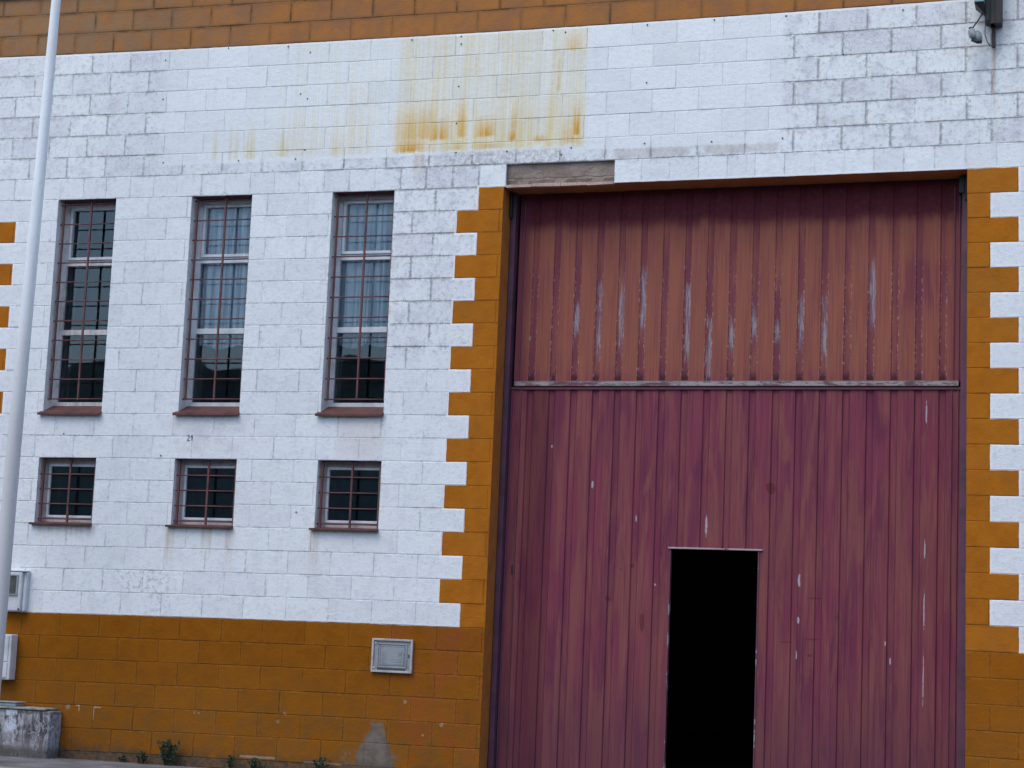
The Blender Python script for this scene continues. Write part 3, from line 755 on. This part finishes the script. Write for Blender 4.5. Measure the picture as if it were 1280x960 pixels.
bm = nb(); tube(bm, [(4.148, -.16, 4.936), (4.151, -.16, 4.922)], .014, 10); adopt(link('plug', bm, M['black']), t); bm = nb(); tube(bm, [(4.160, -.17, 4.828), (4.206, -.17, 4.812), (4.240, -.17, 4.806)], [.010, .016, .012], 10); adopt(link('fitting_clip', bm, M['black']), t)

# ------------------------------------------------------------------ light pole
m, b = mat('pole_paint'); M['pole'] = m; P = pos(); X, Y, Z = xyz(P)
c = mix(ss(Z, 3.4, 1.2), (.90, .92, .93), (.66, .65, .64)); c = mix(ss(noi(P, 4, 5, .6, sz=.25), .45, .7) * .18, c, (.40, .40, .40)); c = mix(ss(noi(P, 22, 4, .6), .58, .68) * .15, c, (.34, .33, .32))
S.put(b.inputs['Base Color'], c); b.inputs['Roughness'].default_value = .75
t = empty('street_light', (-3.82, -1.0, GZ)); tag(t, 'tall tapered pale grey lamp post standing in front of the wall', 'lamp post')
pz = [(-3.820, GZ, .076), (-3.807, -.526, .0715), (-3.771, 1.798, .059), (-3.720, 4.247, .0465), (-3.699, 5.378, .0405), (-3.68, 7.4, .034)]
bm = nb(); tube(bm, [(x, -1.0, z) for x, z, r in pz], [r for x, z, r in pz], 32); adopt(link('pole', bm, M['pole']), t)
bm = nb(); box(bm, -3.905, -3.738, -1.085, -.915, GZ - .01, GZ + .02, 0, .004); adopt(link('base_plate', bm, M['pole']), t)
bm = nb(); tube(bm, [(-3.68, -1.0, 7.38), (-3.68, -1.25, 7.6), (-3.68, -1.7, 7.7)], [.032, .028, .025], 14); adopt(link('arm', bm, M['pole']), t)
bm = nb(); box(bm, -3.80, -3.56, -2.25, -1.68, 7.64, 7.76, 0, .03); adopt(link('lamp_head', bm, M['plasd']), t)

# ------------------------------------------------------------------ stained concrete block, lower left
m, b = mat('stained_concrete'); M['conc'] = m; P = pos(); X, Y, Z = xyz(P)
V3 = P
n1 = noi(V3, 7, 6, .7, .6); n2 = noi(V3, 1.0, 5, .7, 1.0, sx=16, sy=16, sz=3.5); n3 = noi(V3, 30, 4, .7)
c = mix(ss(n1, .38, .62), (.46, .46, .49), (.21, .20, .21)); c = mix(ss(n2, .45, .53) * .92, c, (.055, .050, .052))
c = mix(ss(n3, .56, .66) * .5, c, (.45, .46, .49)); c = mix(ss(Z, -1.04, -1.2) * ss(n1, .3, .5) * .8, c, (.25, .22, .22))
side = ss(X, -3.725, -3.718)
c = mix(side * ss(n3, .3, .62) * .8, c, (.48, .52, .58)); c = mix(win(Z, -.90, -.86, .01) * ss(n1, .35, .5) * .5, c, (.06, .08, .07))
c = mix(win(X, -4.15, -4.035, .012) * win(Z, -1.06, -.875, .03) * ss(n1 + n3 * .3, .55, .66), c, (.62, .68, .78))
c = mix(ss(Z, -1.16, -1.23) * .7, c, (.05, .055, .035))
S.put(b.inputs['Base Color'], c); b.inputs['Roughness'].default_value = .9; bump(b, n1 + n3 * .6, .02, .6)
t = empty('concrete_block', (-4.1, -.1, GZ)); tag(t, 'low stained grey concrete block with a scratched scribble, at the foot of the orange wall', 'concrete block')
bm = nb(); box(bm, -4.75, -3.70, -.215, -.008, GZ - .02, -.868, 0, .012)
bmesh.ops.subdivide_edges(bm, edges=list(bm.edges), cuts=3, use_grid_fill=True)
for v_ in bm.verts:
    v_.co += Vector((1, .5, 1)) * .006 * mnoise.noise(v_.co * 9); v_.co.x += (-.012 * (v_.co.z + .87) / .4 if v_.co.x > -4 else 0) * -1
adopt(link('body', bm, M['conc']), t)
M['scr'] = simple('scratch', (.62, .60, .60), (.40, .38, .38), .9, scale=20)
def fx(px): return -4.118 + (px / 9.6) * .00705 + .006     # px in the crop -> metres on the front face
def fz(py): return -.855 - (py / 9.6 - 22.5) * .00705
bm = nb()
def stroke(pts): tube(bm, [(fx(a), -.2156, fz(b_)) for a, b_ in pts],   .0022, 6)
stroke([(425, 418), (385, 460), (415, 505), (450, 465), (425, 418)]); stroke([(415, 505), (440, 570), (430, 660), (400, 725)])
stroke([(385, 570), (360, 670), (375, 710), (405, 690)]); stroke([(385, 570), (400, 600), (375, 700)])
stroke([(470, 455), (520, 430), (550, 475), (515, 530), (505, 600), (485, 670)]); stroke([(565, 480), (590, 420), (620, 415)])
stroke([(270, 520), (350, 490), (385, 510)]); stroke([(470, 350), (510, 400), (545, 350)]); stroke([(395, 270), (375, 350), (350, 440)])
adopt(link('scratched_scribble', bm, M['scr']), t)
bm = nb()
box(bm, -4.6, -3.748, -.225, -.012, -.864, -.846, 0, .004)
M['slab'] = simple('mossy_top', (.34, .33, .29), (.10, .15, .11), .9, scale=9)
adopt(link('top_slab', bm, M['slab']), t)
t = tag(link('plastic_tray', (lambda bm: (box(bm, -4.50, -4.075, -.19, -.04, -.845, -.815, 0, .006), box(bm, -4.52, -4.06, -.20, -.03, -.812, -.806, 0, .003), bm)[-1])(nb()), simple('tray_grey', (.30, .36, .40), (.2, .25, .28), .6)), 'flat blue-grey plastic tray lying on top of the concrete block', 'tray')

# ------------------------------------------------------------------ faint painted marks above the middle small window
M['mark'] = simple('dark_mark', (.16, .16, .17), rough=.9)
bm = nb()
for pts in ([(-2.650, 1.612), (-2.632, 1.618), (-2.628, 1.600), (-2.650, 1.572), (-2.622, 1.570)], [(-2.600, 1.618), (-2.602, 1.568)], [(-2.612, 1.60), (-2.600, 1.618)]):
    tube(bm, [(x, -.004, z) for x, z in pts], .0032, 6)
adopt(link('chalked_mark', bm, M['mark']), building)

# ------------------------------------------------------------------ ground
m, b = mat('asphalt'); M['asph'] = m; P = pos()
c = mix(ss(noi(P, .7, 5, .6), .4, .65), (.055, .055, .058), (.035, .036, .038)); c = mix(ss(noi(P, 90, 3, .6), .55, .7) * .4, c, (.12, .12, .12))
S.put(b.inputs['Base Color'], c); b.inputs['Roughness'].default_value = .9; bump(b, noi(P, 80, 3), .01, .6)
bm = nb(); s_ = 400
q = [bm.verts.new(p) for p in [(-s_, -s_, GZ - .13), (s_, -s_, GZ - .13), (s_, s_, GZ - .13), (-s_, s_, GZ - .13)]]; bm.faces.new(q)
tag(link('ground', bm, M['asph']), kind='structure')
m, b = mat('pavement_concrete'); M['pave'] = m; P = pos(); X, Y, Z = xyz(P)
jx = ((X.fmod(.6)) - .3).abs(); jl = ss(jx, .292, .297)
c = mix(ss(noi(P, 3, 5, .65), .4, .65), (.20, .19, .19), (.12, .115, .115)); c = mix(jl * .6, c, (.05, .05, .045)); c = mix(ss(Y, -.14, -.02) * ss(noi(P, 9, 4, .6), .35, .55) * .8, c, (.055, .05, .04))
S.put(b.inputs['Base Color'], c); b.inputs['Roughness'].default_value = .9; bump(b, noi(P, 40, 4, .6), .01, .5)
bm = nb(); box(bm, -30, 30, -1.35, -.002, GZ - .3, GZ); tag(link('pavement', bm, M['pave']), kind='structure')
bm = nb(); 
for i in range(60): box(bm, -30 + i + .004, -29 + i - .004, -1.50, -1.352, GZ - .3, GZ + .006, 0, .012)
tag(link('kerb', bm, M['cement']), kind='structure')
# unseen bank added behind the camera: shades the lower wall, darkens glass reflections
M['bank'] = simple('added_bank_green', (.11, .15, .14), (.15, .19, .18), .95, scale=.8, bs=.3, bscale=2)
bm = nb(); nx, ny = 90, 10; g = []
for i in range(nx + 1):
    x = -70 + 140 * i / nx; r_ = []
    for j in range(ny + 1):
        t_ = j / ny; y = -17.6 - 26 * t_
        h = 7.5 * math.sin(min(1, t_ * 4.0) * math.pi / 2) + 0.6 * mnoise.noise(Vector((x * .05, y * .1, 0))) * min(1, t_ * 3) + .22 * mnoise.noise(Vector((x * .5, y * .5, 4))) * min(1, t_ * 3)
        r_.append(bm.verts.new((x, y, GZ - .14 + h)))
    g.append(r_)
for i in range(nx):
    for j in range(ny): bm.faces.new((g[i][j], g[i][j + 1], g[i + 1][j + 1], g[i + 1][j]))
tag(link('added_bank', bm, M['bank']), kind='structure')

# ------------------------------------------------------------------ weeds
M['leaf'] = simple('weed_leaf', (.035, .060, .030), (.055, .080, .040), .7, scale=30)
M['stalk'] = simple('weed_stalk', (.07, .075, .035), rough=.8)
def weed(x, y, w_, h, n_, label, seed):
    rw = random.Random(seed)
    t = empty('weed', (x, y, GZ)); tag(t, label, 'weed', 'weeds along the foot of the wall')
    bl = nb(); bs_ = nb()
    for s in range(n_):
        a = rw.uniform(0, 6.28); sp = rw.random() ** .7
        top = Vector((x + math.cos(a) * w_ * .5 * sp, min(-.02, y + math.sin(a) * .08 * sp), GZ + h * (1 - .65 * sp * rw.random())))
        if s == 0: top = Vector((x - w_ * .04, y, GZ + h))
        base = Vector((x + math.cos(a) * .02, y, GZ))
        midp = (base + top) / 2 + Vector((math.cos(a) * .02, 0, .02))
        tube(bs_, [base, midp, top], [.003, .0025, .001], 5)
        L = (top - base).length; nl = int(14 + L * 150)
        for k_ in range(nl):
            t_ = rw.uniform(.12, 1.0)
            p = base * (1 - t_) ** 2 + midp * 2 * t_ * (1 - t_) + top * t_ * t_
            d = Vector((rw.uniform(-1, 1), rw.uniform(-.8, .6), rw.uniform(-.2, .9))).normalized()
            l = rw.uniform(.012, .027); sd = d.cross(Vector((rw.uniform(-1, 1), rw.uniform(-1, 1), rw.uniform(-1, 1)))).normalized() * l * .28
            vs = [bl.verts.new(p), bl.verts.new(p + d * l * .5 + sd), bl.verts.new(p + d * l), bl.verts.new(p + d * l * .5 - sd)]
            bl.faces.new(vs)
    adopt(link('foliage', bl, M['leaf']), t); adopt(link('stem', bs_, M['stalk']), t)
weed(-2.61, -.08, .26, .22, 24, 'largest dark green bushy weed at the foot of the orange wall', 1)
weed(-2.86, -.07, .14, .10, 8, 'small low weed just left of the largest bushy weed', 2)
weed(-1.76, -.07, .20, .11, 13, 'medium low weed right of the largest bushy weed', 3)
weed(-2.0, -.06, .10, .12, 6, 'thin little weed close beside the medium low weed', 4)
weed(-1.15, -.07, .18, .15, 9, 'sparse thin weed nearest the bare cement patch', 5)
weed(-3.05, -.05, .10, .05, 5, 'tiny flat weed nearest the concrete block', 6)

# ------------------------------------------------------------------ camera
f_, cx_, cy_, cz_, yaw, pitch, roll = 2371.38235448784, 5.2283697152009365, -15.203640331425579, -0.07474450014856028, -0.3091392395816601, 0.13397923668901615, 0.04198707106937562
fw = Vector((math.sin(yaw) * math.cos(pitch), math.cos(yaw) * math.cos(pitch), math.sin(pitch)))
r0 = Vector((math.cos(yaw), -math.sin(yaw), 0)); u0 = r0.cross(fw)
rr = r0 * math.cos(roll) + u0 * math.sin(roll); uu_ = -r0 * math.sin(roll) + u0 * math.cos(roll)
cam = bpy.data.cameras.new('camera'); co = bpy.data.objects.new('camera', cam); C.objects.link(co)
mt = Matrix((rr, uu_, -fw)).transposed().to_4x4(); mt.translation = Vector((cx_, cy_, cz_)); co.matrix_world = mt
cam.sensor_width = 36; cam.lens = f_ / 1280 * 36; cam.clip_end = 2000; cam.clip_start = .1
sc.camera = co

# ------------------------------------------------------------------ light: overcast open shade
wd = bpy.data.worlds.new('World'); sc.world = wd; wd.use_nodes = True
nt = wd.node_tree; bg = nt.nodes['Background']
sky = nt.nodes.new('ShaderNodeTexSky'); sky.sky_type = 'NISHITA'; sky.sun_disc = False
SE, SA = 58.0, 205.0      # elevation, compass azimuth (0 = +Y, clockwise)
sky.sun_elevation = R(SE); sky.sun_rotation = R(SA); sky.air_density = 1.0; sky.dust_density = 1.5; sky.ozone_density = 1.0
nt.links.new(sky.outputs[0], bg.inputs[0]); bg.inputs[1].default_value = .15
sl = bpy.data.lights.new('sun', 'SUN'); sl.energy = .7; sl.angle = R(40); sl.color = (1, .985, .96)
so = bpy.data.objects.new('sun', sl); C.objects.link(so)
dv = Vector((math.sin(R(SA)) * math.cos(R(SE)), math.cos(R(SA)) * math.cos(R(SE)), math.sin(R(SE))))
so.rotation_euler = dv.to_track_quat('Z', 'Y').to_euler(); so.location = dv * 30
sc.view_settings.view_transform = 'Standard'; sc.view_settings.look = 'None'; sc.view_settings.gamma = 1; sc.view_settings.exposure = 0.62
sc.view_settings.use_curve_mapping = False
sc.cycles.max_bounces = 5; sc.cycles.transparent_max_bounces = 12
